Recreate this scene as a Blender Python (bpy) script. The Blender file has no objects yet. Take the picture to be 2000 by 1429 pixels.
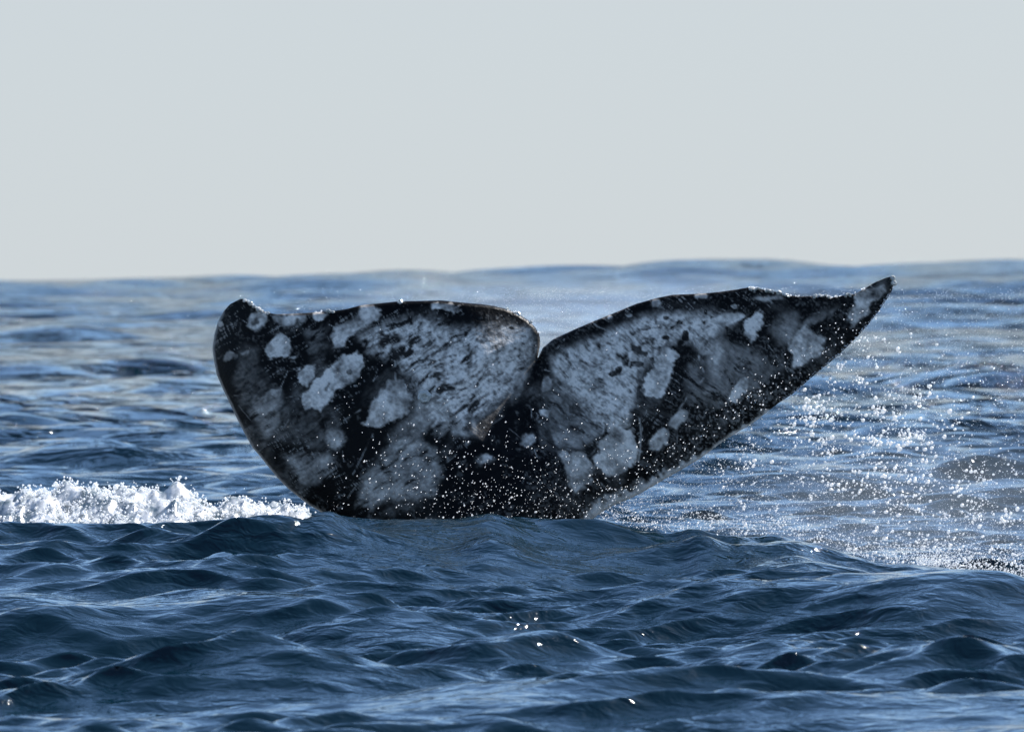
import bpy, math, random
import numpy as np
from mathutils import Vector, Matrix, Euler

random.seed(7)
rng = np.random.default_rng(11)
sc = bpy.context.scene
COL = sc.collection

# ------------------------------------------------------------------ camera
W, H = 2000.0, 1429.0            # photograph size, used to convert picture marks to metres
CAM_H = 1.32                     # eye height over mean water
DIST = 30.0                      # distance of the tail
FRAME = 4.5                      # width of view at the tail, metres
RAD_PX = FRAME / DIST / W
PITCH = -(H / 2 - 531.0) * RAD_PX
ROLL = math.radians(0.88)
cam_d = bpy.data.cameras.new('camera')
cam = bpy.data.objects.new('camera', cam_d)
COL.objects.link(cam)
cam_d.sensor_width = 36.0
cam_d.lens = 36.0 * DIST / FRAME
cam_d.clip_start = 0.5
cam_d.clip_end = 20000
cam.location = (0, 0, CAM_H)
cam.rotation_mode = 'QUATERNION'
CAM_R = (Matrix.Rotation(math.pi / 2 + PITCH, 4, 'X') @ Matrix.Rotation(-ROLL, 4, 'Z')).to_3x3()
cam.rotation_quaternion = CAM_R.to_quaternion()
cam_d.dof.use_dof = True
cam_d.dof.focus_distance = 28.7
cam_d.dof.aperture_fstop = 8.5
sc.camera = cam
RM = np.array(CAM_R)

def at(px, py, Y):
    """picture mark -> world point on the plane y = Y"""
    px, py, Y = np.broadcast_arrays(np.asarray(px, float), np.asarray(py, float), np.asarray(Y, float))
    d = np.stack([(px - W / 2) * RAD_PX, -(py - H / 2) * RAD_PX, -np.ones_like(px)], -1)
    w = d @ RM.T
    t = Y / w[..., 1]
    p = w * t[..., None]
    p[..., 2] += CAM_H
    return p

# ------------------------------------------------------------------ sky and sun
SUN_EL = math.radians(48)
SUN_AZ = math.radians(53)        # to the right of the view direction
world = bpy.data.worlds.new('World')
sc.world = world
world.use_nodes = True
nt = world.node_tree
nt.nodes.clear()
sky = nt.nodes.new('ShaderNodeTexSky')
sky.sky_type = 'NISHITA'
sky.sun_disc = False
sky.sun_elevation = SUN_EL
sky.sun_rotation = SUN_AZ
sky.altitude = 0
sky.air_density = 1.0
sky.dust_density = 0.2
sky.ozone_density = 5.0
bg = nt.nodes.new('ShaderNodeBackground')
SKY_STRENGTH = 0.12
bg.inputs['Strength'].default_value = SKY_STRENGTH
# pale sea haze that whitens the lowest few degrees all round the horizon
tc = nt.nodes.new('ShaderNodeTexCoord')
sx = nt.nodes.new('ShaderNodeSeparateXYZ'); nt.links.new(tc.outputs['Generated'], sx.inputs[0])
mz = nt.nodes.new('ShaderNodeMapRange'); mz.interpolation_type = 'SMOOTHSTEP'
mz.inputs['From Min'].default_value = 0.04; mz.inputs['From Max'].default_value = 0.22
mz.inputs['To Min'].default_value = 0.96; mz.inputs['To Max'].default_value = 0.0
nt.links.new(sx.outputs['Z'], mz.inputs['Value'])
hz = nt.nodes.new('ShaderNodeMix'); hz.data_type = 'RGBA'
hz.inputs['B'].default_value = (2.63, 2.87, 3.05, 1)
nt.links.new(mz.outputs['Result'], hz.inputs['Factor'])
nt.links.new(sky.outputs['Color'], hz.inputs['A'])
wo = nt.nodes.new('ShaderNodeOutputWorld')
nt.links.new(hz.outputs['Result'], bg.inputs['Color'])
nt.links.new(bg.outputs['Background'], wo.inputs['Surface'])

sun_d = bpy.data.lights.new('sun', 'SUN')
sun_d.energy = 5.0
sun_d.angle = math.radians(0.53)
sun_d.color = (1.0, 0.965, 0.92)
sun = bpy.data.objects.new('sun', sun_d)
COL.objects.link(sun)
SUN_DIR = Vector((math.sin(SUN_AZ) * math.cos(SUN_EL), math.cos(SUN_AZ) * math.cos(SUN_EL), math.sin(SUN_EL)))
sun.rotation_euler = SUN_DIR.to_track_quat('Z', 'Y').to_euler()
sun.location = SUN_DIR * 60

sc.view_settings.view_transform = 'Standard'
sc.view_settings.look = 'None'
sc.view_settings.gamma = 1.0
sc.view_settings.exposure = 0.9
sc.view_settings.use_curve_mapping = False
sc.cycles.max_bounces = 8
sc.cycles.sample_clamp_direct = 0
sc.cycles.sample_clamp_indirect = 8

# ------------------------------------------------------------------ helpers
def mesh_obj(name, verts, faces, mat=None, parent=None, smooth=True):
    me = bpy.data.meshes.new(name)
    verts = np.asarray(verts, np.float32)
    if isinstance(faces, np.ndarray):
        n, k = faces.shape
        me.vertices.add(len(verts)); me.vertices.foreach_set('co', verts.ravel())
        me.loops.add(n * k); me.loops.foreach_set('vertex_index', faces.astype(np.int32).ravel())
        me.polygons.add(n)
        me.polygons.foreach_set('loop_start', np.arange(0, n * k, k, dtype=np.int32))
        me.update(calc_edges=True)
        me.validate()
    else:
        me.from_pydata([tuple(v) for v in verts], [], faces)
    me.polygons.foreach_set('use_smooth', np.full(len(me.polygons), smooth, dtype=bool))
    me.update()
    o = bpy.data.objects.new(name, me)
    if mat: me.materials.append(mat)
    COL.objects.link(o)
    if parent: o.parent = parent
    return o

def tag(o, label=None, cat=None, group=None, kind=None):
    if label: o['label'] = label
    if cat: o['category'] = cat
    if group: o['group'] = group
    if kind: o['kind'] = kind
    return o

def hash2(ix, iy, s):
    n = (ix.astype(np.int64) * 374761393 + iy.astype(np.int64) * 668265263 + s * 974634777) & 0xFFFFFFFF
    n = ((n ^ (n >> 13)) * 1274126177) & 0xFFFFFFFF
    return ((n ^ (n >> 16)) & 0xFFFF) / 65535.0

def vnoise(x, y, s=0):
    ix, iy = np.floor(x), np.floor(y)
    fx, fy = x - ix, y - iy
    fx = fx * fx * fx * (fx * (fx * 6 - 15) + 10); fy = fy * fy * fy * (fy * (fy * 6 - 15) + 10)
    a = hash2(ix, iy, s); b = hash2(ix + 1, iy, s); c = hash2(ix, iy + 1, s); d = hash2(ix + 1, iy + 1, s)
    return (a * (1 - fx) + b * fx) * (1 - fy) + (c * (1 - fx) + d * fx) * fy

def fbm(x, y, s=0, octv=4, gain=0.5):
    v = np.zeros_like(x); a = 1.0; t = 0
    for i in range(octv):
        v += a * vnoise(x * 2 ** i + 17.3 * i, y * 2 ** i - 9.1 * i, s + i); t += a; a *= gain
    return v / t

def sstep(a, b, x):
    t = np.clip((x - a) / (b - a), 0, 1)
    return t * t * (3 - 2 * t)

def seg_dist(px, py, pts, closed):
    P = np.asarray(pts, float)
    n = len(P)
    best = np.full(px.shape, 1e9)
    for i in range(n if closed else n - 1):
        a, b = P[i], P[(i + 1) % n]
        d = b - a; L = max(d @ d, 1e-9)
        t = np.clip(((px - a[0]) * d[0] + (py - a[1]) * d[1]) / L, 0, 1)
        best = np.minimum(best, (px - a[0] - t * d[0]) ** 2 + (py - a[1] - t * d[1]) ** 2)
    return np.sqrt(best)

def inside(px, py, pts):
    P = np.asarray(pts, float); n = len(P)
    r = np.zeros(px.shape, bool)
    for i in range(n):
        a, b = P[i], P[(i + 1) % n]
        if a[1] == b[1]: continue
        c = ((a[1] > py) != (b[1] > py)) & (px < (b[0] - a[0]) * (py - a[1]) / (b[1] - a[1]) + a[0])
        r ^= c
    return r

def new_mat(name):
    m = bpy.data.materials.new(name); m.use_nodes = True
    t = m.node_tree
    return m, t, t.nodes['Principled BSDF'], t.nodes['Material Output']

# ------------------------------------------------------------------ water
def water_material():
    m, t, b, out = new_mat('sea_water')
    L = t.links
    b.inputs['Base Color'].default_value = (0.0004, 0.009, 0.015, 1)
    b.inputs['Roughness'].default_value = 0.045
    b.inputs['IOR'].default_value = 1.333
    co = t.nodes.new('ShaderNodeNewGeometry')
    def noise(scale, stretch, detail, dist=0.5):
        mp = t.nodes.new('ShaderNodeMapping'); mp.inputs['Scale'].default_value = (1.0, stretch, 1.0)
        mp.inputs['Rotation'].default_value = (0, 0, 0.15)
        L.new(co.outputs['Position'], mp.inputs['Vector'])
        n = t.nodes.new('ShaderNodeTexNoise'); n.inputs['Scale'].default_value = scale
        n.inputs['Detail'].default_value = detail; n.inputs['Roughness'].default_value = 0.5
        n.inputs['Distortion'].default_value = dist
        L.new(mp.outputs['Vector'], n.inputs['Vector'])
        return n
    n1 = noise(8.0, 1.8, 3.0)                  # cat's-paw ripples
    n2 = noise(0.7, 1.0, 2.0, 0)               # calm slicks and ruffled patches
    mr = t.nodes.new('ShaderNodeMapRange')
    mr.inputs['From Min'].default_value = 0.35; mr.inputs['From Max'].default_value = 0.68
    mr.inputs['To Min'].default_value = 0.35; mr.inputs['To Max'].default_value = 1.0
    L.new(n2.outputs['Fac'], mr.inputs['Value'])
    bp = t.nodes.new('ShaderNodeBump'); bp.inputs['Distance'].default_value = 0.030
    L.new(n1.outputs['Fac'], bp.inputs['Height'])
    L.new(mr.outputs['Result'], bp.inputs['Strength'])
    # chop too short for the mesh of the open sea farther out
    n3 = noise(1.1, 1.7, 4.0)
    at_ = t.nodes.new('ShaderNodeAttribute'); at_.attribute_name = 'chop'
    b2 = t.nodes.new('ShaderNodeBump'); b2.inputs['Distance'].default_value = 1.15
    L.new(n3.outputs['Fac'], b2.inputs['Height']); L.new(at_.outputs['Fac'], b2.inputs['Strength'])
    L.new(bp.outputs['Normal'], b2.inputs['Normal'])
    L.new(b2.outputs['Normal'], b.inputs['Normal'])
    return m

# wave trains: wavelength, amplitude, direction, phase
NW = 190
lam = 14.0 * (0.10 / 14.0) ** (np.linspace(0, 1, NW))
lam *= np.exp(rng.normal(0, 0.05, NW))
kk = 2 * np.pi / lam
slope = 0.030 * np.interp(np.log(lam), np.log([.10, .14, .22, .45, .8, 1.3, 2.2, 5.5]), [1.2, 1.7, 2.0, 1.75, .95, .6, .5, .65])
amp = slope / kk * rng.uniform(0.5, 1.4, NW)
spread = np.interp(lam, [0.1, 0.6, 14], [0.5, 0.48, 0.35])
ang = -math.pi / 2 + 0.12 + rng.normal(0, 1, NW) * spread
kx, ky = kk * np.cos(ang), kk * np.sin(ang)
ph = rng.uniform(0, 2 * np.pi, NW)

def gerstner(x, y, sp):
    dx = np.zeros_like(x); dy = np.zeros_like(x); dz = np.zeros_like(x)
    # gusts: ruffled patches and slicks, stretched across the wind
    g = fbm(x.astype(float) * .55 + 40, y.astype(float) * .9 + 7, 201, 3)
    gust = (0.36 + 1.0 * sstep(.36, .66, g)).astype(np.float32)
    g2 = fbm(x.astype(float) * .3 + 9, y.astype(float) * .5 + 31, 211, 3)
    gust2 = ((0.65 + 0.7 * sstep(.34, .66, g2)) * (1 + .45 * sstep(33, 40, y))).astype(np.float32)
    for i in range(NW):
        f = np.clip((lam[i] / (sp * 2.4) - 1.0), 0, 1)
        if lam[i] > 1.6:                      # the sea runs higher farther out
            f = f * (0.75 + .2 * sstep(33, 42, y) + .8 * sstep(85, 240, y)) * (1.0 if lam[i] < 5 else sstep(70, 200, y))
        if not f.any(): continue
        a = (amp[i] * f * (gust if lam[i] < .5 else gust2 if lam[i] < 1.6 else 1.0)).astype(np.float32)
        p = kx[i] * x + ky[i] * y + ph[i]
        s, c = np.sin(p), np.cos(p)
        dz += a * c
        q = 0.9 if lam[i] < .5 else .7
        dx -= q * a * s * np.float32(kx[i] / kk[i]); dy -= q * a * s * np.float32(ky[i] / kk[i])
    return dx, dy, dz

# crest that stands just before the tail, its height read along the picture
CREST_Y = 28.4
cpx = np.array([-700, 0, 200, 380, 520, 600, 640, 690, 760, 890, 955, 1020, 1180, 1260, 1310, 1365, 1420, 1520, 1620, 1720, 1800, 1860, 1920, 2000, 2700])
cpy = np.array([1020, 1018, 1022, 1018, 1004, 1008, 994, 1010, 1014, 1012, 1001, 1010, 1014, 1036, 1040, 1030, 1048, 1044, 1068, 1100, 1102, 1108, 1130, 1150, 1200])
cp = at(cpx, cpy, CREST_Y)
crest_x = np.linspace(-4.5, 4.5, 181)
crest_z = np.interp(crest_x, cp[:, 0], cp[:, 2])
def crest_h(x): return np.interp(x, crest_x, crest_z)

# broad crests elsewhere: picture centre, distance, half length (px), front sigma, back sigma, lean
RIDGES = [
    # px,   py,   Y,    halfpx, h,    sf,   sb,  skew
    (430, 1212, 25.0, 330, 0.13, 0.30, 0.7, 0.05),
    (720, 1238, 24.5, 260, 0.10, 0.28, 0.6, -0.05),
    (1500, 1205, 25.4, 300, 0.12, 0.30, 0.7, 0.03),
    (1900, 1195, 25.2, 240, 0.13, 0.32, 0.7, 0.08),
    (980, 1325, 22.9, 200, 0.10, 0.25, 0.5, 0.0),
    (1650, 1330, 22.9, 260, 0.08, 0.28, 0.6, 0.05),
    (420, 1370, 22.4, 260, 0.10, 0.26, 0.5, 0.05),
    (60, 1240, 24.9, 160, 0.09, 0.3, 0.6, 0.0),
    (1900, 1378, 21.9, 220, 0.09, 0.3, 0.6, 0.0),
    (640, 1000, 28.0, 70, 0.05, 0.18, 0.25, 0.0),
    (970, 1012, 27.7, 80, 0.06, 0.2, 0.3, 0.0),
    (1350, 1035, 28.0, 90, 0.05, 0.2, 0.3, 0.0),
]
# far ones given by crest top at distance
FAR = [
    (240, 700, 92, 230, 0.5, 1.2), (-40, 712, 91, 260, 0.5, 1.2), (-300, 706, 80, 220, .7, 1.0), (1930, 724, 72.0, 230, 0.9, 1.5), (2400, 720, 84, 300, 1.0, 1.6),
    (100, 634, 140, 200, 2.0, 2.5),
    (150, 868, 48.0, 190, 0.6, 0.8),
    (-500, 556, 440, 420, 22, 30), (-80, 550, 450, 430, 22, 30), (330, 546, 455, 430, 22, 30), (720, 537, 440, 380, 22, 30), (1070, 528, 450, 330, 22, 30),
    (1450, 514, 450, 380, 22, 30), (1880, 514, 455, 420, 22, 30), (2300, 508, 450, 420, 22, 30),
]
def asym(d, sf, sb): return np.exp(-np.where(d < 0, (d / sf) ** 2, (d / sb) ** 2))

def big_shape(x, y):
    z = np.zeros_like(x)
    wob = 0.35 * np.sin(x * 1.3 + 0.6) + 0.2 * np.sin(x * 2.9)
    d = y - (CREST_Y + 0.35 * wob)
    hc = crest_h(x)
    z += hc * asym(d, 1.7, 0.95)
    z -= 0.03 * np.exp(-((y - 23.0) / 2.4) ** 2)
    z -= 0.05 * np.exp(-((y - 31.5) / 1.5) ** 2)
    for px, py, Y, hp, h, sf, sb, sk in RIDGES:
        c = at(px, py, Y); hw = hp * RAD_PX * Y
        u = (x - c[0]) / hw
        yl = Y + 0.12 * np.sin(x * 2.3 + px) + sk * (x - c[0])
        z += 1.05 * h * np.exp(-np.abs(u) ** 2.4) * asym(y - yl, sf, sb)
    wall = np.zeros_like(x)
    for px, py, Y, hp, sf, sb in FAR:
        c = at(px, py, Y); hw = hp * RAD_PX * Y
        u = (x - c[0]) / hw
        yl = Y + 0.25 * sf * np.sin(x * 2.0 / hw + px)
        top = c[2] if Y < 50 or Y > 80 else c[2]
        b = max(top, 0.03) * np.exp(-np.abs(u) ** 2.2) * asym(y - yl, sf, sb)
        if Y > 300: wall = np.maximum(wall, b)
        else: z += b
    return z + wall

def settle_crest():
    # raise or lower the crest so that it, with its ripples, tops out at its height along its length
    global crest_z
    ys = np.arange(27.0, 29.5, 0.03, dtype=np.float32)
    X, Y = np.meshgrid(np.linspace(-3.4, 3.4, 400).astype(np.float32), ys)
    dx, dy, dz = gerstner(X, Y, np.full(X.shape, 0.028, np.float32))
    for it in range(4):
        Z = dz + big_shape(X.astype(float), Y.astype(float))
        sl = (Z - CAM_H) / (Y + dy)                    # slope of the sight line
        xs = (X + dx) / (Y + dy) * CREST_Y
        top = np.full(len(crest_x), -1.0)
        b = np.clip(np.rint((xs + 4.5) / 0.05).astype(int), 0, 180)
        np.maximum.at(top, b.ravel(), sl.ravel())
        ok = (top > -0.9) & (np.abs(crest_x) < 3.1)
        want = (np.interp(crest_x, cp[:, 0], cp[:, 2]) - CAM_H) / CREST_Y
        dlt = np.interp(crest_x, crest_x[ok], ((want - top) * CREST_Y)[ok])
        k = np.exp(-(np.arange(-4, 5) / 1.3) ** 2); k /= k.sum()
        crest_z = crest_z + np.convolve(np.pad(dlt, 4, 'edge'), k, 'valid')
settle_crest()

def build_water():
    rows = [-400, -200, -100, -60, -35, -20, -10]
    y = -5.0
    while y < 17.5:
        rows.append(y); y += max(0.04, min(1.0, (18.2 - y) * 0.07))
    while y < 34:
        rows.append(y); y += 0.026
    while y < 9000:
        rows.append(y); y += 0.026 + 0.0045 * (y - 34) if y < 600 else 0.02 * y
    rows = np.array(rows)
    c = np.linspace(-0.112, 0.112, 350)
    side = 0.112 + 0.0006 * (np.exp(np.linspace(0, 8.2, 46))[1:] - 1)
    cols = np.concatenate([-side[::-1], c, side])
    wid = np.maximum(np.abs(rows), 17.0)
    X = (cols[None, :] * wid[:, None]).astype(np.float32)
    Y = np.repeat(rows[:, None], len(cols), 1).astype(np.float32)
    drow = np.gradient(rows)
    dcol = np.gradient(cols)
    sp = np.maximum(drow[:, None], dcol[None, :] * wid[:, None]).astype(np.float32)
    dx, dy, dz = gerstner(X, Y, sp)
    # waves lie a little lower where the whale has just smoothed the water
    Z = dz + big_shape(X.astype(float), Y.astype(float)).astype(np.float32)
    V = np.stack([X + dx, Y + dy, Z], -1).reshape(-1, 3)
    nr, nc = X.shape
    i = (np.arange(nr - 1)[:, None] * nc + np.arange(nc - 1)[None, :]).ravel()
    F = np.stack([i, i + 1, i + nc + 1, i + nc], -1)
    o = mesh_obj('sea_water', V, F, water_material())
    ca = o.data.attributes.new('chop', 'FLOAT', 'POINT')
    ca.data.foreach_set('value', np.clip((sp - 0.035) / 0.16, 0, 1).astype(np.float32).ravel())
    tag(o, 'dark blue rippled open sea with low swells reaching the horizon', kind='structure')
    print('water verts', len(V))
    return o
build_water()

def sea_z(x, y):
    x = np.atleast_1d(np.asarray(x, np.float32)); y = np.atleast_1d(np.asarray(y, np.float32))
    dx, dy, dz = gerstner(x, y, np.full(x.shape, 0.03, np.float32))
    return dz + big_shape(x.astype(float), y.astype(float))

# ------------------------------------------------------------------ whale tail
LEAD_L = [(469, 583.6), (449, 594), (435, 610), (424.6, 631), (418.6, 653.6), (414.5, 680), (417.5, 702), (423.6, 733),
          (435, 759), (448, 786), (460.6, 813), (477, 845), (493, 873.6), (509, 892), (521.5, 908), (542, 932.5),
          (562, 953), (582, 969), (602.6, 985), (621, 996), (680, 1035), (740, 1085), (790, 1150), (815, 1230), (820, 1420)]
LEAD_R = [(1745, 540), (1748, 546), (1743, 565), (1733, 583), (1716.6, 607), (1694, 635.7), (1674, 658), (1649.6, 682),
          (1619, 709), (1582.6, 739), (1550, 767.6), (1522, 786), (1500, 802.6), (1475, 823), (1445, 841), (1414.6, 859.4),
          (1388, 879.7), (1366, 896), (1339.5, 912), (1303, 932.5), (1262, 957), (1232, 973), (1201.5, 985), (1175, 999.5),
          (1161, 1010.6), (1110, 1050), (1060, 1110), (1030, 1200), (1020, 1420)]
TRAIL_L = [(469, 583.6), (475.4, 583.6), (487.6, 590.7), (500, 599), (512, 606), (524, 611), (540, 613.5), (573, 612.7),
           (613, 610), (644, 608), (674, 604), (705, 596), (733, 593), (776, 588.5), (791, 588), (862, 586.4), (902, 590.4),
           (943, 594), (967, 597.5), (991.6, 603.6), (1012, 612.8), (1030, 624), (1044, 637), (1053, 651), (1055, 663.5),
           (1054, 677.7), (1051.5, 690), (1049, 703)]
TRAIL_R = [(1049, 703), (1054, 692), (1060, 679), (1080.6, 662), (1121, 643.5), (1162, 626),
           (1202, 610), (1243, 593), (1283.5, 581.6), (1314, 575.5), (1365, 573.5), (1405, 570), (1440, 565), (1451, 563),
           (1465, 560.6), (1477, 562.6), (1501.5, 567.7), (1522, 570.7), (1540, 576), (1562, 579), (1591, 578), (1611, 576),
           (1625, 580.5), (1654, 576), (1670, 574), (1690, 562.6), (1710.5, 550.4), (1731, 542), (1745, 540)]
OUT = TRAIL_L + TRAIL_R[1:] + LEAD_R[1:] + LEAD_L[::-1][:-1]
MID = [(1049, 703), (1040, 738), (1030, 790), (1012, 850), (990, 920), (960, 1010), (930, 1150), (920, 1420)]

def pigment(px, py):
    """grey whale skin pattern: black ground, mottled grey, round barnacle scars, rake marks.  returns lightness 0..1"""
    wx = px + 8 * (fbm(px / 18, py / 18, 3) - .5) * 2 + 1.2 * (vnoise(px / 5, py / 5, 9) - .5) * 2
    wy = py + 8 * (fbm(px / 18, py / 18, 5) - .5) * 2 + 1.2 * (vnoise(px / 5, py / 5, 12) - .5) * 2
    # streak coordinates: fine grooves that run down towards the stem on either lobe
    left = px < 1045
    th = np.where(left, math.radians(-32), math.radians(38))
    wrx = px + 22 * (fbm(px / 60, py / 60, 15, 3) - .5); wry = py + 22 * (fbm(px / 60, py / 60, 18, 3) - .5)
    u = wrx * np.cos(th) + wry * np.sin(th); v = -wrx * np.sin(th) + wry * np.cos(th)
    streak = fbm(u / 26, v / 8.5, 21, 4)
    streak2 = .6 * fbm(u / 13, v / 3.6, 31, 3) + .4 * fbm(px / 7, py / 7, 35, 3)
    fine = fbm(px / 5, py / 5, 41, 3)
    midn = fbm(px / 17, py / 17, 45, 3)
    big = fbm(px / 70, py / 70, 51, 4)
    L = 0.015 + 0.20 * sstep(.46, .72, big) * np.clip(1.5 * streak2 - .25 + .8 * (midn - .5), 0, 1)
    def poly(pts, b, soft=4.0, mode='max', tex=0.25):
        nonlocal L
        sd = seg_dist(wx, wy, pts, True) * np.where(inside(wx, wy, pts), -1, 1)
        sd = sd + 12 * (midn - .5) + 8 * (streak2 - .5)
        m = 1 - sstep(-soft, soft, sd)
        grain = fbm(px / 30 + b * 50, py / 30, 221, 4, .6)
        val = b * (0.88 + 1.3 * (grain - .5) + 0.9 * (midn - .5) + tex * 1.6 * (0.5 * fine + 0.5 * streak2 - .5))
        L = L * (1 - m) + m * (np.maximum(L, val) if mode == 'max' else val)
    def ell(cx, cy, rx, ry, a, b, soft=0.22, tex=0.25, hole=0):
        nonlocal L
        a = math.radians(a); dx, dy = wx - cx, wy - cy
        r = np.hypot((dx * math.cos(a) + dy * math.sin(a)) / rx, (-dx * math.sin(a) + dy * math.cos(a)) / ry)
        r = r + .4 * (midn - .5) + .35 * (streak2 - .5)
        m = 1 - sstep(1 - soft, 1 + soft, r)
        grain = fbm(px / 30 + b * 50, py / 30, 221, 4, .6)
        val = b * (0.88 + 1.3 * (grain - .5) + 0.9 * (midn - .5) + tex * 1.6 * (0.5 * fine + 0.5 * streak2 - .5))
        if hole: val = val * (1 - 0.6 * (1 - sstep(hole * .6, hole * 1.3, r)))
        L = L * (1 - m) + m * np.where(b > 0.12, np.maximum(L, val), val)
    # broad mottled fields
    field = [(690, 650), (760, 622), (830, 614), (880, 630), (950, 636), (1000, 622), (1040, 640), (1050, 680), (1035, 720),
             (1018, 770), (970, 800), (910, 835), (850, 850), (815, 810), (800, 745), (760, 705), (715, 690)]
    sd = seg_dist(wx, wy, field, True) * np.where(inside(wx, wy, field), -1, 1)
    m = 1 - sstep(-28, 14, sd)
    dens = sstep(.42, .62, fbm(px / 90, py / 90, 57, 2) + .22 * sstep(900, 720, px))
    mott = np.clip(0.56 - (0.12 + 0.42 * dens) * sstep(.52, .75, streak) - 0.34 * sstep(.45, .75, streak2) + 0.5 * (midn - .5) + 0.35 * (fine - .5), 0.05, 1)
    L = np.maximum(L, m * mott)
    field = [(1072, 694), (1130, 662), (1190, 640), (1260, 612), (1330, 606), (1390, 600), (1430, 612), (1440, 635), (1405, 655),
             (1395, 690), (1375, 700), (1335, 665), (1312, 680), (1285, 700), (1255, 725), (1245, 790), (1225, 835), (1180, 855),
             (1145, 835), (1128, 790), (1085, 765)]
    sd = seg_dist(wx, wy, field, True) * np.where(inside(wx, wy, field), -1, 1)
    m = 1 - sstep(-22, 12, sd)
    spots = sstep(.70, .80, vnoise(px / 13 + 3, py / 10, 61)) * sstep(.4, .6, fbm(px / 60, py / 60, 66))
    mott = np.clip(0.58 - 0.22 * sstep(.5, .72, streak) - 0.5 * spots - 0.24 * sstep(.45, .75, streak2) + 0.45 * (midn - .5) + 0.3 * (fine - .5), 0.05, 1)
    L = np.maximum(L, m * mott)
    # dull grey zones
    for pts, b in [([(485, 800), (495, 768), (540, 748), (558, 772), (548, 832), (530, 862), (505, 852)], .34),
                   ([(545, 890), (575, 882), (645, 880), (657, 890), (645, 922), (625, 942), (600, 952), (578, 940), (558, 915)], .36),
                   ([(692, 995), (704, 932), (738, 890), (768, 850), (800, 848), (850, 868), (866, 920), (856, 962), (822, 978), (760, 978), (722, 998)], .40),
                   ([(1380, 640), (1440, 665), (1520, 690), (1540, 720), (1470, 770), (1400, 800), (1340, 790), (1330, 730), (1360, 690)], .24),
                   ([(1060, 770), (1110, 760), (1150, 800), (1180, 850), (1140, 880), (1090, 880), (1070, 840)], .30),
                   ([(590, 640), (640, 630), (640, 690), (600, 690)], .26)]:
        sd = seg_dist(wx, wy, pts, True) * np.where(inside(wx, wy, pts), -1, 1)
        m = 1 - sstep(-16, 8, sd)
        L = np.maximum(L, m * np.clip(b * (0.35 + 1.1 * streak2 + 1.3 * (fbm(px / 32, py / 32, 231, 4, .6) - .5)) - 0.22 * sstep(.55, .75, streak), 0, 1))
    # scars and patches
    ell(502, 628, 22, 14, -35, .62, hole=.35)
    poly([(525, 614), (602, 614), (577, 634), (560, 638), (543, 632)], .56)
    ell(626, 616, 13, 8, 0, .6)
    poly([(553, 648), (567, 672), (558, 694), (545, 702), (530, 704), (521, 690), (517, 680), (520, 670), (535, 658)], .62, 3)
    ell(450, 694, 14, 8, -20, .3); ell(430, 630, 6, 5, 0, .4); ell(477, 690, 6, 4, 0, .3); ell(570, 700, 5, 4, 0, .4)
    poly([(705, 598), (738, 596), (746, 610), (735, 628), (715, 640), (702, 642), (690, 656), (670, 676), (655, 678), (646, 665),
          (650, 645), (660, 632), (690, 625), (700, 612)], .62)
    poly([(592, 712), (617, 707), (613, 735), (600, 753), (583, 747), (580, 736)], .64, 3)
    poly([(590, 780), (612, 748), (640, 716), (668, 696), (695, 690), (712, 700), (708, 722), (680, 745), (655, 765), (640, 790), (615, 803), (597, 800)], .66, 3)
    ell(683, 726, 10, 7, -30, .3); L = np.where(np.hypot(px - 683, py - 726) < 6, .2, L)
    L = L * (1 - .5 * (1 - sstep(2, 5, seg_dist(wx, wy, [(636, 760), (644, 748)], False))))
    ell(653, 857, 21, 22, 20, .42); ell(538, 765, 12, 9, 0, .38)
    poly([(708, 832), (735, 776), (760, 745), (790, 743), (802, 775), (796, 802), (772, 818), (745, 832)], .60)
    ell(850, 800, 45, 26, -20, .40, .5); ell(800, 840, 40, 22, -30, .42, .5)
    ell(910, 835, 26, 17, -25, .42, hole=.4); ell(945, 895, 19, 9, -40, .5)
    ell(1030, 857, 12, 14, 10, .46); ell(1066, 805, 14, 9, 0, .56); ell(1068, 750, 11, 16, 20, .45)
    poly([(1300, 680), (1326, 690), (1311, 720), (1304, 760), (1290, 776), (1270, 776), (1252, 758), (1265, 730), (1278, 724), (1286, 690)], .70, 3)
    poly([(1490, 606), (1494, 626), (1482, 656), (1470, 666), (1458, 656), (1449, 638), (1455, 622), (1475, 612)], .70, 3)
    poly([(1572, 634), (1590, 655), (1614, 660), (1610, 682), (1590, 702), (1565, 716), (1546, 724), (1550, 700), (1540, 680), (1545, 655)], .62, 4)
    poly([(1458, 737), (1456, 765), (1436, 783), (1423, 776), (1430, 755)], .66, 3)
    poly([(1722, 553), (1727, 570), (1702, 597), (1682, 622), (1664, 637), (1653, 626), (1665, 595), (1670, 575), (1690, 565)], .46, 4)
    ell(1325, 816, 21, 16, -35, .50); ell(1285, 858, 26, 16, -40, .58)
    poly([(1172, 862), (1210, 828), (1240, 845), (1251, 880), (1237, 910), (1205, 929), (1174, 921), (1158, 896)], .56)
    poly([(1092, 886), (1130, 877), (1162, 905), (1152, 942), (1125, 962), (1110, 947), (1104, 915)], .50)
    ell(1095, 852, 15, 20, 20, .36)
    ell(1420, 622, 36, 12, -15, .6); ell(1400, 700, 14, 40, 12, .36, .5)
    ell(865, 597, 22, 9, 5, .55); ell(890, 603, 8, 6, 0, .5); ell(1283, 593, 10, 7, -10, .5); ell(1370, 578, 13, 5, 0, .5)
    ell(1190, 622, 7, 4, -20, .42); ell(1227, 613, 6, 6, 0, .42); ell(1434, 595, 8, 5, 0, .5); ell(1563, 595, 6, 5, 0, .4)
    ell(1500, 582, 28, 7, -5, .42, .5); ell(1535, 640, 22, 30, 25, .30, .5); ell(1600, 618, 40, 8, -25, .25, .5)
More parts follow.
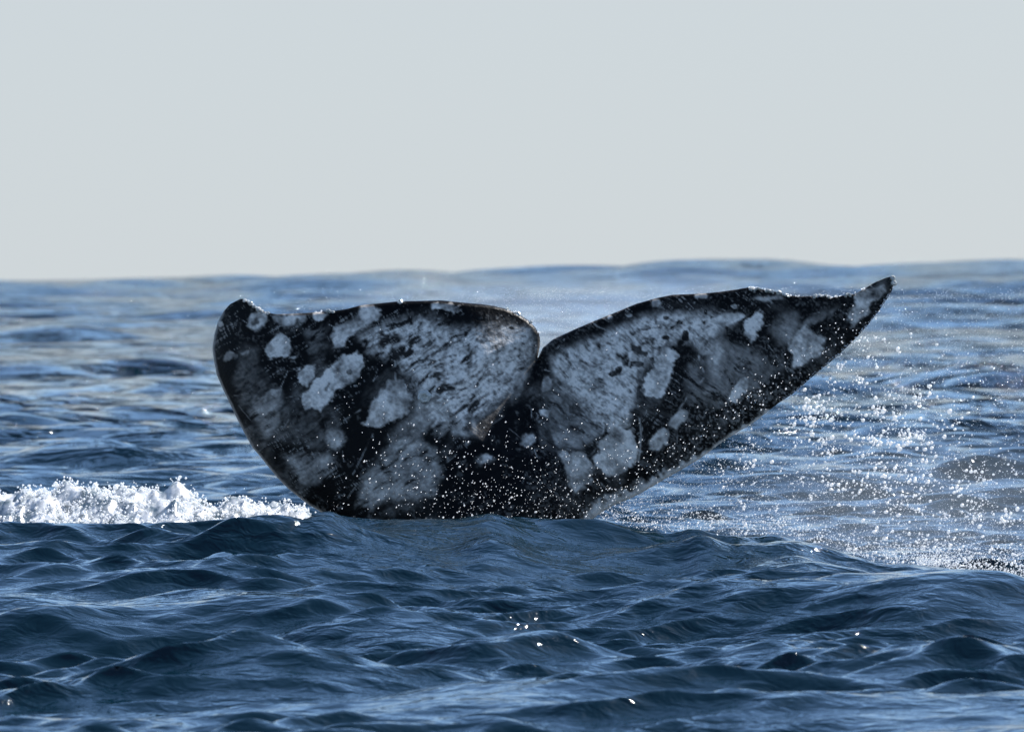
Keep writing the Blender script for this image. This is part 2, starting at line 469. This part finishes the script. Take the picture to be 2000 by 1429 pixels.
    # black marks
    ell(1332, 673, 11, 8, 20, .04); ell(910, 703, 14, 6, -30, .05); ell(775, 690, 12, 18, 30, .05); ell(880, 600, 0.1, .1, 0, .05)
    ell(1000, 640, 5, 4, 0, .06); ell(760, 665, 26, 8, -15, .05, .5)
    # dark central stem and margins
    dark = [(862, 1010), (862, 940), (880, 885), (935, 862), (985, 790), (1030, 770), (1045, 800), (1060, 870), (1085, 900), (1095, 960), (1090, 1030)]
    sd = seg_dist(wx, wy, dark, True) * np.where(inside(wx, wy, dark), -1, 1)
    keep = np.maximum(1 - sstep(.8, 1.2, np.hypot((wx - 945) / 20, (wy - 895) / 12)), 1 - sstep(.8, 1.2, np.hypot((wx - 1030) / 13, (wy - 857) / 15)))
    m = (1 - sstep(-14, 6, sd)) * (1 - keep)
    L = L * (1 - .9 * m)
    dt = np.minimum(seg_dist(px, py, TRAIL_L[4:-7], False), seg_dist(px, py, TRAIL_R[3:], False))
    band = 1 - sstep(8, 30, dt + 18 * (fbm(px / 26, py / 26, 71) - .5))
    isl = np.zeros_like(px)
    for cx, cy, r in [(560, 624, 42), (626, 616, 16), (725, 610, 26), (865, 597, 24), (1283, 593, 11), (1370, 578, 14), (1190, 622, 8),
                      (1227, 613, 8), (1500, 585, 36), (1700, 580, 50), (502, 628, 26), (1434, 595, 10)]:
        isl = np.maximum(isl, 1 - sstep(.8, 1.1, np.hypot(px - cx, py - cy) / r))
    L = L * (1 - .85 * band * (1 - isl))
    # rake marks and scratches
    def line(pts, w, b):
        nonlocal L
        d = seg_dist(px + 2 * (vnoise(px / 9, py / 9, 81) - .5), py, pts, False)
        m = (1 - sstep(w * .1, w * 1.15, d)) * sstep(.22, .7, vnoise(px / 10, py / 10, 83)) * (.6 + .4 * fine)
        L = np.maximum(L, m * b)
    for pts, w, b in [([(1347, 645), (1362, 690), (1374, 725)], 3.2, .5), ([(1352, 655), (1380, 690)], 2, .36), ([(1352, 655), (1385, 640)], 2, .38),
                      ([(1374, 738), (1345, 770), (1325, 800)], 3, .4), ([(1245, 790), (1252, 850), (1246, 900)], 3, .45),
                      ([(1262, 800), (1248, 860)], 2.2, .42), ([(1230, 700), (1222, 770), (1230, 830)], 2.4, .5),
                      ([(772, 705), (774, 745)], 2.5, .5), ([(793, 750), (796, 770), (785, 785)], 2.5, .62), ([(765, 720), (760, 740)], 2, .4),
                      ([(560, 776), (585, 770)], 1.8, .35), ([(560, 840), (605, 838)], 2.4, .32), ([(673, 820), (720, 790)], 2.4, .36),
                      ([(690, 925), (730, 846)], 2.2, .36), ([(670, 880), (672, 900)], 2, .3), ([(480, 735), (580, 722)], 1.4, .16),
                      ([(640, 880), (672, 862), (668, 850)], 1.8, .44), ([(870, 900), (905, 862), (950, 830)], 2.4, .36), ([(930, 850), (985, 810)], 2, .3),
                      ([(1430, 840), (1440, 820)], 2, .4), ([(1375, 850), (1382, 820)], 2, .25), ([(1480, 640), (1600, 610)], 1.5, .3),
                      ([(1560, 640), (1640, 590)], 1.5, .25), ([(560, 790), (570, 830)], 3, .3), ([(575, 800), (553, 840)], 3, .32)]:
        line(pts, w, b)
    r2 = random.Random(5)
    for i in range(130):
        x0, y0 = r2.uniform(450, 1680), r2.uniform(600, 960)
        a = r2.uniform(0, math.pi); ln = r2.uniform(8, 40)
        pts = [(x0, y0), (x0 + ln * math.cos(a), y0 + ln * math.sin(a))]
        line(pts, r2.uniform(.9, 1.8), r2.uniform(.22, .5))
    # dark raw crease below the notch
    dn = seg_dist(wx, py, [(1049, 700), (1044, 718), (1040, 738)], False)
    crease = 1 - sstep(1.5, 6.5, dn)
    L = L * (1 - .9 * crease)
    # pale leading-edge skin, with sunlit strip and left rim light painted in
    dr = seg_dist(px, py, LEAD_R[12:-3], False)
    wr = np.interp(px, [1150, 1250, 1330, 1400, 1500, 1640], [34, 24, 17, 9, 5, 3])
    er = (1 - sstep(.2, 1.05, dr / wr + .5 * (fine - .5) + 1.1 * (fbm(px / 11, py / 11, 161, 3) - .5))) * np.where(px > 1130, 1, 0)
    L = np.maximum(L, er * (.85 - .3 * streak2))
    dl = seg_dist(px, py, LEAD_L[2:], False)
    el = (1 - sstep(.3, 1.0, dl / 6.5 + .4 * (fine - .5)))
    L = np.maximum(L, el * .30)
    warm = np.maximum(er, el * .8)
    zone = sstep(1180, 1400, px) * (0.35 + 0.65 * sstep(220, 30, dr)) + 0.5 * sstep(120, 20, np.abs(px - 1110))
    sp = fbm(px / 3.6, py / 3.6, 141, 2)
    L = np.maximum(L, zone * 0.24 * sstep(.48, .8, sp))
    L = np.maximum(L, 0.13 * sstep(.5, .78, fbm(px / 22, py / 22, 151, 4)) * sstep(.45, .7, fine))
    rake = fbm(u / 60, v / 2.4, 171, 2) * .6 + fbm(v / 70 + 5, u / 2.4, 175, 2) * .4
    rk = sstep(.60, .74, rake) * sstep(.45, .65, fbm(px / 45, py / 45, 181, 3))
    L = np.maximum(L, .30 * rk * (1 - .7 * m))
    L = L - .16 * sstep(.60, .75, fbm(u / 30 + 9, v / 2.6, 191, 2)) * L
    L = np.clip(1.4 * L ** 1.38 * (0.7 + 0.6 * fine), 0.002, .78)
    return L, warm

def skin_material():
    m, t, b, out = new_mat('whale_skin')
    Lk = t.links
    at_ = t.nodes.new('ShaderNodeVertexColor'); at_.layer_name = 'pigment'
    nz = t.nodes.new('ShaderNodeTexNoise'); nz.inputs['Scale'].default_value = 95; nz.inputs['Detail'].default_value = 4
    co = t.nodes.new('ShaderNodeTexCoord'); Lk.new(co.outputs['Object'], nz.inputs['Vector'])
    mr = t.nodes.new('ShaderNodeMapRange'); mr.inputs['To Min'].default_value = .8; mr.inputs['To Max'].default_value = 1.2
    Lk.new(nz.outputs['Fac'], mr.inputs['Value'])
    mx = t.nodes.new('ShaderNodeMix'); mx.data_type = 'RGBA'; mx.blend_type = 'MULTIPLY'; mx.inputs['Factor'].default_value = 1
    Lk.new(at_.outputs['Color'], mx.inputs['A']); Lk.new(mr.outputs['Result'], mx.inputs['B'])
    Lk.new(mx.outputs['Result'], b.inputs['Base Color'])
    b.inputs['Roughness'].default_value = .35
    b.inputs['IOR'].default_value = 1.36
    b.inputs['Specular IOR Level'].default_value = .1
    bp = t.nodes.new('ShaderNodeBump'); bp.inputs['Strength'].default_value = .6; bp.inputs['Distance'].default_value = .004
    Lk.new(nz.outputs['Fac'], bp.inputs['Height']); Lk.new(bp.outputs['Normal'], b.inputs['Normal'])
    return m

def bend(px, py):
    """distance of the fluke's mid surface: tip of one lobe curls away, the other swings a little nearer"""
    py = np.minimum(py, 1060.0)
    Y = DIST + 0.0 * px
    Y = Y + (1000 - py) * 0.00225 * 0.16
    Y = Y + 0.20 * (np.clip(600 - px, 0, None) / 180) ** 2
    Y = Y - 0.16 * (np.clip(px - 1045, 0, None) / 700) ** 1.6
    Y = Y + 0.10 * np.exp(-((px - 1030) / 90) ** 2) * sstep(1000, 760, py) * 0.6
    return Y

def build_tail():
    S = 2.0
    gx = np.arange(408, 1756, S); gy = np.arange(534, 1424, S)
    GX, GY = np.meshgrid(gx, gy)
    ins = inside(GX, GY, OUT)
    near = np.zeros_like(ins)
    cell = ins[:-1, :-1] | ins[1:, :-1] | ins[:-1, 1:] | ins[1:, 1:]
    # drop cells of the notch whose centre is outside and that would bridge the slit
    cxm, cym = GX[:-1, :-1] + S / 2, GY[:-1, :-1] + S / 2
    cin = inside(cxm, cym, OUT)
    cell &= cin | (np.abs(cxm - 1047) > 20)
    use = np.zeros_like(ins)
    use[:-1, :-1] |= cell; use[1:, :-1] |= cell; use[:-1, 1:] |= cell; use[1:, 1:] |= cell
    # boundary verts: used verts with a missing neighbour cell
    full = np.zeros_like(use)
    c4 = np.zeros(use.shape, int)
    c4[:-1, :-1] += cell; c4[1:, :-1] += cell; c4[:-1, 1:] += cell; c4[1:, 1:] += cell
    full = c4 == 4
    bnd = use & ~full
    # snap boundary verts onto the outline
    P = np.asarray(OUT, float); n = len(P)
    bx, by = GX[bnd], GY[bnd]
    best = np.full(bx.shape, 1e9); qx, qy = bx.copy(), by.copy()
    for i in range(n):
        a, b = P[i], P[(i + 1) % n]; d = b - a
        t = np.clip(((bx - a[0]) * d[0] + (by - a[1]) * d[1]) / max(d @ d, 1e-9), 0, 1)
        ex, ey = a[0] + t * d[0], a[1] + t * d[1]
        dd = (bx - ex) ** 2 + (by - ey) ** 2
        k = dd < best
        best[k] = dd[k]; qx[k] = ex[k]; qy[k] = ey[k]
    GX[bnd], GY[bnd] = qx, qy
    idx = -np.ones(use.shape, int); idx[use] = np.arange(use.sum())
    px, py = GX[use], GY[use]
    isb = bnd[use]
    dl = np.minimum(seg_dist(px, py, LEAD_L, False), seg_dist(px, py, LEAD_R, False))
    dt = np.minimum(seg_dist(px, py, TRAIL_L, False), seg_dist(px, py, TRAIL_R, False))
    dm = seg_dist(px, py, MID, False)
    w = 150.0
    a = np.clip(dl / w, 0, 1); lead = np.sqrt(np.clip(1 - (1 - a) ** 2, 0, 1))
    b_ = np.clip(dt / 190.0, 0, 1); trail = (0.12 + 0.88 * b_ ** 0.85) * np.clip(dt / 5, 0, 1) ** .5
    T = 0.045 + 0.075 * np.exp(-(np.abs(px - 1000) / 330) ** 2)
    T = T + 0.09 * np.exp(-((px - 960) / 150) ** 2) * sstep(760, 1050, py)
    th = T * lead * trail
    # groove from the notch down the middle, low swells of muscle, puckered trailing edge
    th = th - 0.009 * np.exp(-(dm / 11) ** 2) * sstep(990, 800, py) * np.clip(dl / 60, 0, 1)
    th = th + 0.006 * (fbm(px / 80, py / 80, 91) - .5) * np.clip(np.minimum(dl, dt) / 30, 0, 1)
    th = th + 0.0016 * (fbm(px / 12, py / 12, 95) - .5) * np.clip(np.minimum(dl, dt) / 12, 0, 1)
    th = np.maximum(th, 0.002)
    th[isb] = 0
    Ym = bend(px, py)
    front = at(px, py, Ym); front[:, 1] -= th
    back = at(px, py, Ym); back[:, 1] += th
    nv = len(px)
    bi = np.arange(nv)
    inner = np.where(~isb)[0]
    bmap = bi.copy(); bmap[inner] = nv + np.arange(len(inner))
    V = np.concatenate([front, back[inner]])
    global skin_y
    skin_y = lambda x, y: float(front[np.argmin((px - x) ** 2 + (py - y) ** 2), 1])
    ci = np.argwhere(cell)
    q = np.stack([idx[ci[:, 0], ci[:, 1]], idx[ci[:, 0] + 1, ci[:, 1]], idx[ci[:, 0] + 1, ci[:, 1] + 1], idx[ci[:, 0], ci[:, 1] + 1]], -1)
    F = np.concatenate([q, bmap[q][:, ::-1]])
    base = at(920, 1420, DIST)
    root = bpy.data.objects.new('gray_whale', None)
    COL.objects.link(root); root.location = base
    tag(root, 'mottled black and grey whale tail raised out of the sea', 'whale')
    o = mesh_obj('tail_flukes', V - base, F, skin_material(), root)
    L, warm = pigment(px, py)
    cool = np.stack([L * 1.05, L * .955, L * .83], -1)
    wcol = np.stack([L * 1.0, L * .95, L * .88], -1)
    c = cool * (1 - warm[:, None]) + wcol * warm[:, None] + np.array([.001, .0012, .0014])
    c = np.concatenate([c, c[inner]])
    me = o.data
    lay = me.color_attributes.new('pigment', 'FLOAT_COLOR', 'POINT')
    lay.data.foreach_set('color', np.concatenate([c, np.ones((len(c), 1))], 1).astype(np.float32).ravel())
    print('tail verts', len(V))
    return root, base

whale, WBASE = build_tail()

def barnacle_mat():
    m, t, b, out = new_mat('barnacle_shell')
    n = t.nodes.new('ShaderNodeTexNoise'); n.inputs['Scale'].default_value = 160
    r = t.nodes.new('ShaderNodeValToRGB')
    r.color_ramp.elements[0].color = (.16, .16, .13, 1); r.color_ramp.elements[1].color = (.75, .73, .66, 1)
    r.color_ramp.elements[0].position = .35; r.color_ramp.elements[1].position = .65
    t.links.new(n.outputs['Fac'], r.inputs['Fac']); t.links.new(r.outputs['Color'], b.inputs['Base Color'])
    b.inputs['Roughness'].default_value = .16
    return m

def build_barnacles():
    mat = barnacle_mat()
    # ribbed volcano shell
    prof = [(1.0, 0.0), (.92, .35), (.74, .62), (.55, .78), (.42, .76), (.30, .55), (0.0, .5)]
    N = 12; V = []; F = []
    for (r, h) in prof[:-1]:
        for k in range(N):
            a = 2 * math.pi * k / N; rr = r * (1 + (.10 if k % 2 else -.06))
            V.append((rr * math.cos(a), -h * .8, rr * math.sin(a)))
    V.append((0, -.35, 0))
    for j in range(len(prof) - 2):
        for k in range(N):
            F.append((j * N + k, j * N + (k + 1) % N, (j + 1) * N + (k + 1) % N, (j + 1) * N + k))
    for k in range(N): F.append(((len(prof) - 2) * N + k, (len(prof) - 2) * N + (k + 1) % N, len(V) - 1))
    me = bpy.data.meshes.new('barnacle'); me.from_pydata(V, [], F); me.materials.append(mat); me.update()
    spots = [(829, 776, 15, 0.030)]
    r = random.Random(3)
    for x, y in [(478, 586), (484, 590), (490, 592), (497, 598), (505, 603), (512, 607), (523, 611), (642, 607), (650, 609),
                 (991, 604), (1011, 613), (1036, 629), (781, 589), (1226, 613), (1467, 563), (1474, 564), (1480, 563), (1500, 568),
                 (1509, 569), (1521, 571), (1532, 575), (1540, 577), (1592, 578), (1602, 577), (1611, 576), (1619, 579),
                 (1653, 575), (1660, 575), (1744, 542), (1746, 552)]:
        spots.append((x, y, r.uniform(3.8, 6.5), 0.004))
    for i, (x, y, s, off) in enumerate(spots):
        o = bpy.data.objects.new('barnacle', me); COL.objects.link(o); o.parent = whale
        Y = float(bend(np.array(float(x)), np.array(float(y))))
        if i == 0:
            off = 0.085
        p = at(x, y + (1.0 if i else 0), Y - off if i else skin_y(x, y) + .006)
        o.location = Vector(p - WBASE)
        sc_ = s * .00225
        o.scale = (sc_, sc_ * (.9 if i else .55), sc_ * r.uniform(.8, 1.1))
        o.rotation_euler = (r.uniform(-1.3, -.3) if i else 0, r.uniform(0, 6), r.uniform(-.4, .4))
        if i == 0: o['label'] = 'single dark barnacle on the lobe left of the notch'
build_barnacles()

# ------------------------------------------------------------------ foam and spray
def ico(sub):
    import bmesh
    bm = bmesh.new(); bmesh.ops.create_icosphere(bm, subdivisions=sub, radius=1)
    V = np.array([v.co[:] for v in bm.verts]); F = np.array([[v.index for v in f.verts] for f in bm.faces]); bm.free()
    return V, F
ICO1, ICO2 = ico(1), ico(2)
OCT = (np.array([(1, 0, 0), (-1, 0, 0), (0, 1, 0), (0, -1, 0), (0, 0, 1), (0, 0, -1)], float),
       np.array([(0, 2, 4), (2, 1, 4), (1, 3, 4), (3, 0, 4), (2, 0, 5), (1, 2, 5), (3, 1, 5), (0, 3, 5)]))

def blobs(P, R, base, squash=0.0, jit=0.0):
    V0, F0 = base
    n = len(P)
    sc3 = 1 + rng.uniform(-squash, squash, (n, 1, 3))
    V = V0[None] * sc3 * np.asarray(R)[:, None, None]
    if jit: V = V * (1 + rng.uniform(-jit, jit, (n, len(V0), 1)))
    V = V + np.asarray(P)[:, None, :]
    F = F0[None] + (np.arange(n) * len(V0))[:, None, None]
    return V.reshape(-1, 3), F.reshape(-1, 3)

def join(parts):
    Vs, Fs, o = [], [], 0
    for V, F in parts:
        Vs.append(V); Fs.append(F + o); o += len(V)
    return np.concatenate(Vs), np.concatenate(Fs)

def spray_mat(name, clear, dif, trans, gloss, rough, dark=None):
    """white aerated water: part clear, part scattering light through, part shining"""
    m = bpy.data.materials.new(name); m.use_nodes = True
    t = m.node_tree; t.nodes.clear()
    out = t.nodes.new('ShaderNodeOutputMaterial')
    d = t.nodes.new('ShaderNodeBsdfDiffuse'); d.inputs['Color'].default_value = (.95, .96, .97, 1)
    tr = t.nodes.new('ShaderNodeBsdfTranslucent'); tr.inputs['Color'].default_value = (.97, .98, .98, 1)
    g = t.nodes.new('ShaderNodeBsdfGlossy'); g.inputs['Roughness'].default_value = rough
    c = t.nodes.new('ShaderNodeBsdfTransparent')
    if dark:
        geo = t.nodes.new('ShaderNodeNewGeometry')
        n = t.nodes.new('ShaderNodeTexNoise'); n.inputs['Scale'].default_value = 11; n.inputs['Detail'].default_value = 5
        n.inputs['Roughness'].default_value = .65
        t.links.new(geo.outputs['Position'], n.inputs['Vector'])
        r = t.nodes.new('ShaderNodeValToRGB')
        r.color_ramp.elements[0].position = .40; r.color_ramp.elements[0].color = dark
        r.color_ramp.elements[1].position = .64; r.color_ramp.elements[1].color = (.95, .96, .96, 1)
        t.links.new(n.outputs['Fac'], r.inputs['Fac'])
        t.links.new(r.outputs['Color'], d.inputs['Color']); t.links.new(r.outputs['Color'], tr.inputs['Color'])
    m1 = t.nodes.new('ShaderNodeMixShader'); m1.inputs[0].default_value = trans / (dif + trans)
    m2 = t.nodes.new('ShaderNodeMixShader'); m2.inputs[0].default_value = gloss
    m3 = t.nodes.new('ShaderNodeMixShader'); m3.inputs[0].default_value = clear
    t.links.new(d.outputs[0], m1.inputs[1]); t.links.new(tr.outputs[0], m1.inputs[2])
    t.links.new(m1.outputs[0], m2.inputs[1]); t.links.new(g.outputs[0], m2.inputs[2])
    t.links.new(m2.outputs[0], m3.inputs[1]); t.links.new(c.outputs[0], m3.inputs[2])
    t.links.new(m3.outputs[0], out.inputs['Surface'])
    return m
DROP = spray_mat('water_droplets', .3, .1, .9, .4, .3)
FOAM = spray_mat('white_water', .12, .45, .55, .11, .3)
CHURN = spray_mat('churned_water', .05, .6, .4, .2, .25, (.10, .15, .17, 1))

def build_foam():
    # churned mound left of the tail
    top_x = np.array([-500, -200, 0, 60, 100, 180, 250, 300, 350, 400, 430, 480, 560, 600, 640])
    top_y = np.array([968, 955, 956, 944, 940, 946, 941, 945, 934, 952, 964, 962, 960, 976, 994])
    xs = np.arange(-480, 650, 3.0)
    nd = 60
    dep = np.linspace(29.75, 31.6, nd)
    tp = at(xs, np.interp(xs, top_x, top_y), 31.0)
    V = np.zeros((nd, len(xs), 3))
    for j, Y in enumerate(dep):
        x = tp[:, 0]
        prof = np.exp(-((Y - 30.75) / 0.55) ** 2)
        wz = sea_z(x, np.full_like(x, Y))
        n = fbm(x * 8 + 3, np.full_like(x, Y * 8), 101, 3, .5) - .5
        ends = sstep(650, 600, xs)
        lump = (0.13 * n + 0.02 * (fbm(x * 28, np.full_like(x, Y * 28), 111, 3) - .5)) * (0.3 + prof)
        z = np.maximum(wz - 0.03, 0) * 0 + wz + (tp[:, 2] - wz - .045) * prof * ends + lump - 0.05 * (1 - prof)
        V[j, :, 0] = x; V[j, :, 1] = Y; V[j, :, 2] = z
    nr, nc = nd, len(xs)
    i = (np.arange(nr - 1)[:, None] * nc + np.arange(nc - 1)[None, :]).ravel()
    F = np.stack([i, i + 1, i + nc + 1, i + nc], -1)
    tri = np.concatenate([F[:, [0, 1, 2]], F[:, [0, 2, 3]]])
    flat = V.reshape(-1, 3)
    # froth: bubbles and clots over the churned water
    def froth(n, med, sig, lo, hi, lift):
        k = rng.integers(0, len(flat), n)
        f = flat[k]
        keep = (fbm(f[:, 0] * 7, f[:, 1] * 3 + f[:, 2] * 9, 121, 4) + .35 * (fbm(f[:, 0] * 30, f[:, 2] * 40, 125, 2) - .5) > .43) & (f[:, 1] < 31.15)
        f = f[keep]; c = len(f)
        P = f + np.stack([rng.normal(0, .012, c), rng.normal(0, .03, c), rng.normal(.006, lift, c)], -1)
        return P, np.exp(rng.normal(math.log(med), sig, c)).clip(lo, hi)
    fine = froth(44000, .0034, .4, .0012, .007, .010)
    coarse = froth(5200, .0055, .45, .003, .014, .012)
    n2 = 800
    k2 = rng.integers(0, len(flat), n2)
    P2 = flat[k2] + np.stack([rng.normal(0, .03, n2), rng.normal(0, .05, n2), np.abs(rng.normal(0, .03, n2))], -1)
    V, F = join([(flat, tri), blobs(*fine, OCT, .2), blobs(*coarse, ICO1, .25), blobs(P2, rng.uniform(.001, .0038, n2), OCT, .2)])
    o = mesh_obj('white_water', V, F, CHURN)
    o.data.materials.append(FOAM)
    mi = np.zeros(len(o.data.polygons), np.int32); mi[len(tri):] = 1
    o.data.polygons.foreach_set('material_index', mi)
    tag(o, 'band of churned white water beside the left edge of the tail', 'foam', kind='stuff')
build_foam()

def build_spray():
    big, small = [], []
    def add(px, py, Y, dpx):
        p = at(px, py, Y); r = np.asarray(dpx) * .43 * .00225
        b = (r > .0055) & (np.asarray(py) > 640)
        big.append((p[b], r[b])); q = ~b & (np.asarray(py) > 560); small.append((p[q], r[q]))
    # cloud thrown to the right of the tail
    for i in range(85):
        t = rng.uniform(0, 1) ** .8
        x0 = 1480 + 500 * t + rng.normal(0, 80); y0 = 795 + 235 * t + rng.normal(0, 80)
        if i < 30: x0, y0 = rng.normal(1690, 105), rng.normal(850, 80)
        m_ = int(rng.integers(6, 42)); sg = rng.uniform(10, 42)
        add(x0 + rng.normal(0, sg, m_), y0 + rng.normal(0, sg * .8, m_), rng.uniform(29.3, 31.0) + rng.normal(0, .1, m_),
            np.exp(rng.normal(math.log(rng.uniform(1.9, 3.6)), .55, m_)).clip(1.0, 10))
    n = 500
    add(rng.normal(1720, 170, n), rng.normal(880, 110, n), rng.uniform(29.4, 30.8, n), np.exp(rng.normal(math.log(2.6), .6, n)).clip(1, 9))
    n = 2600
    cx = rng.uniform(1200, 2150, n); cy = rng.uniform(640, 1110, n)
    k = rng.uniform(0, 1, n) < sstep(0, 260, (cy - 640) + (cx - 1500) * .25)
    add(cx[k], cy[k], rng.uniform(29.4, 32, k.sum()), rng.uniform(1.2, 3.0, k.sum()))
    # dense curtain low in the right corner
    n = 5200
    cx = 2120 - np.abs(rng.normal(0, 200, n)); cy = 1150 - np.abs(rng.normal(0, 42, n)) - np.clip(1950 - cx, 0, 300) * .08
    add(cx, cy, rng.uniform(29.3, 31, n), np.exp(rng.normal(math.log(2.0), .55, n)).clip(.9, 7))
    n = 1500
    cx = rng.uniform(1170, 1900, n); cy = np.interp(cx, cpx, cpy) - np.abs(rng.normal(0, 26, n)) - 2
    add(cx, cy, rng.uniform(29.4, 31, n), rng.uniform(1.5, 4.2, n))
    n = 3200
    cx = rng.uniform(1790, 2150, n); cy = np.interp(cx, cpx, cpy) - np.abs(rng.normal(0, 24, n)) + 4
    add(cx, cy, rng.uniform(28.9, 29.6, n), np.exp(rng.normal(math.log(1.7), .5, n)).clip(.8, 5))
    # fine mist drifting behind the flukes and over the right corner
    n = 11000
    cx = np.where(rng.uniform(0, 1, n) < .55, rng.normal(1120, 260, n), rng.normal(1750, 240, n))
    cy = np.where(cx < 1450, rng.normal(625, 48, n), rng.normal(700, 120, n))
    cy = np.maximum(cy, 545 + rng.uniform(0, 40, n))
    add(cx, cy, rng.uniform(31.0, 34.0, n), rng.uniform(.7, 1.7, n))
    n = 16000
    cx = 2200 - 1020 * rng.uniform(0, 1, n) ** 1.3; cy = np.interp(cx, cpx, cpy) - np.abs(rng.normal(0, 105, n))
    add(cx, cy, rng.uniform(30.0, 32.0, n), rng.uniform(.7, 1.7, n))
    # strings of drops running off the leading edge
    for i in range(34):
        t0 = rng.uniform(.05, .8); e = np.array(LEAD_R[4:24])
        k0 = t0 * (len(e) - 1); ex, ey = np.interp(k0, np.arange(len(e)), e[:, 0]), np.interp(k0, np.arange(len(e)), e[:, 1])
        m_ = rng.integers(8, 22); tt = np.sort(rng.uniform(0, 1, m_))
        vx, ln = rng.uniform(10, 130), rng.uniform(30, 150)
        add(ex + 6 + vx * tt + rng.normal(0, 1.6, m_), ey + 4 - 12 * tt + ln * tt ** 2 + rng.normal(0, 1.6, m_), 29.8 + .3 * tt, np.exp(rng.normal(math.log(2.4), .5, m_)).clip(1, 7))
    # clots: ragged clusters
    for x, y, s in [(1676, 743, 9), (1592, 812, 13), (1714, 800, 12), (1707, 860, 14), (1875, 958, 11), (1795, 995, 9), (1585, 972, 6), (1850, 1008, 8),
                    (1640, 716, 6), (1610, 862, 7), (1800, 852, 8), (1760, 850, 6), (1900, 1010, 9), (1965, 1005, 8), (1620, 885, 6)]:
        n = 22
        add(x + rng.normal(0, s * .7, n), y + rng.normal(0, s * .7, n), 30 + rng.normal(0, .03, n), rng.uniform(2, 2.5 + s * .4, n))
    parts = []
    P = np.concatenate([a for a, b in big]); R = np.concatenate([b for a, b in big]); parts.append(blobs(P, R, ICO2, .25))
    P = np.concatenate([a for a, b in small]); R = np.concatenate([b for a, b in small]); tiny = R < .0021
    parts.append(blobs(P[~tiny], R[~tiny], ICO1, .2)); parts.append(blobs(P[tiny], R[tiny], OCT, .2))
    V, F = join(parts)
    o = mesh_obj('spray', V, F, DROP)
    tag(o, 'sparkling spray of droplets falling off the right fluke', 'spray', kind='stuff')
    # drops in front of the dark stem and lower flukes
    big.clear(); small.clear()
    n = 800
    cx = rng.normal(985, 150, n); cy = 1015 - np.abs(rng.normal(0, 75, n))
    add(cx, cy, rng.uniform(29.0, 29.6, n), np.exp(rng.normal(math.log(1.55), .55, n)).clip(.8, 5))
    n = 260
    cx = rng.uniform(640, 1330, n); cy = rng.normal(900, 70, n)
    add(cx, cy, rng.uniform(29.0, 29.6, n), rng.uniform(1.2, 3.3, n))
    n = 190
    tt = rng.uniform(0, 1, n); cx = 1180 + 520 * tt + rng.normal(0, 12, n); cy = 985 - 360 * tt ** 1.1 - np.abs(rng.normal(0, 26, n))
    add(cx, cy, rng.uniform(29.2, 29.6, n), rng.uniform(1.3, 3.6, n))
    n = 80
    add(rng.uniform(480, 1650, n), rng.uniform(640, 900, n), rng.uniform(29.0, 29.5, n), rng.uniform(1.2, 3, n))
    def glint_beads(pts, n, lo, hi, inward):  # drops added along the fluke edges to stand for rim glints
        e = np.asarray(pts, float); seg = np.r_[0, np.cumsum(np.hypot(*np.diff(e, axis=0).T))]
        q_ = rng.uniform(0, seg[-1], n)
        x = np.interp(q_, seg, e[:, 0]) + rng.normal(0, 1.2, n); y = np.interp(q_, seg, e[:, 1]) + rng.normal(inward, 1.2, n)
        add(x, y, bend(x, y) - .01, rng.uniform(lo, hi, n))
    glint_beads(TRAIL_L[1:6], 26, 2.5, 6, 0); glint_beads(TRAIL_L[8:10], 5, 2.5, 5, 0); glint_beads(TRAIL_L[18:24], 12, 2, 5, 0)
    glint_beads(TRAIL_R[14:20], 26, 2.5, 6, 0); glint_beads(TRAIL_R[20:26], 22, 2.5, 6, 0); glint_beads(LEAD_R[0:12], 130, 1.5, 4.2, -3)
    P = np.concatenate([a for a, b in big]); R = np.concatenate([b for a, b in big])
    P2 = np.concatenate([a for a, b in small]); R2 = np.concatenate([b for a, b in small])
    V, F = join([blobs(P, R, ICO2, .25), blobs(P2, R2, ICO1, .2)])
    o = mesh_obj('falling_drops', V, F, DROP)
    tag(o, 'bright water drops falling in front of the dark stem of the tail, with drops added as edge glints', 'water drops', kind='stuff')
build_spray()

# ------------------------------------------------------------------ drifting mist
def build_mist(px, py, Y, sx, sy, sz, dens, label):
    V, F = ico(3)
    o = mesh_obj('spray_mist', V, F)
    o.location = Vector(at(px, py, Y)); o.scale = (sx, sy, sz)
    m = bpy.data.materials.new('spray_mist'); m.use_nodes = True
    t = m.node_tree; t.nodes.clear()
    out = t.nodes.new('ShaderNodeOutputMaterial'); v = t.nodes.new('ShaderNodeVolumePrincipled')
    v.inputs['Color'].default_value = (.80, .91, 1, 1); v.inputs['Anisotropy'].default_value = .45
    tc = t.nodes.new('ShaderNodeTexCoord'); ln = t.nodes.new('ShaderNodeVectorMath'); ln.operation = 'LENGTH'
    t.links.new(tc.outputs['Object'], ln.inputs[0])
    mr = t.nodes.new('ShaderNodeMapRange'); mr.interpolation_type = 'SMOOTHERSTEP'
    mr.inputs['From Min'].default_value = 0.15; mr.inputs['From Max'].default_value = .98
    mr.inputs['To Min'].default_value = dens; mr.inputs['To Max'].default_value = 0
    t.links.new(ln.outputs['Value'], mr.inputs['Value'])
    t.links.new(mr.outputs['Result'], v.inputs['Density'])
    t.links.new(v.outputs[0], out.inputs['Volume'])
    o.data.materials.append(m)
    tag(o, label, 'mist', kind='stuff')
build_mist(1150, 625, 32.4, 1.9, 1.3, .33, .26, 'thin mist hanging behind the notch of the tail')
build_mist(1800, 1000, 31.9, 1.5, 1.3, .55, .11, 'pale spray mist over the water right of the tail')
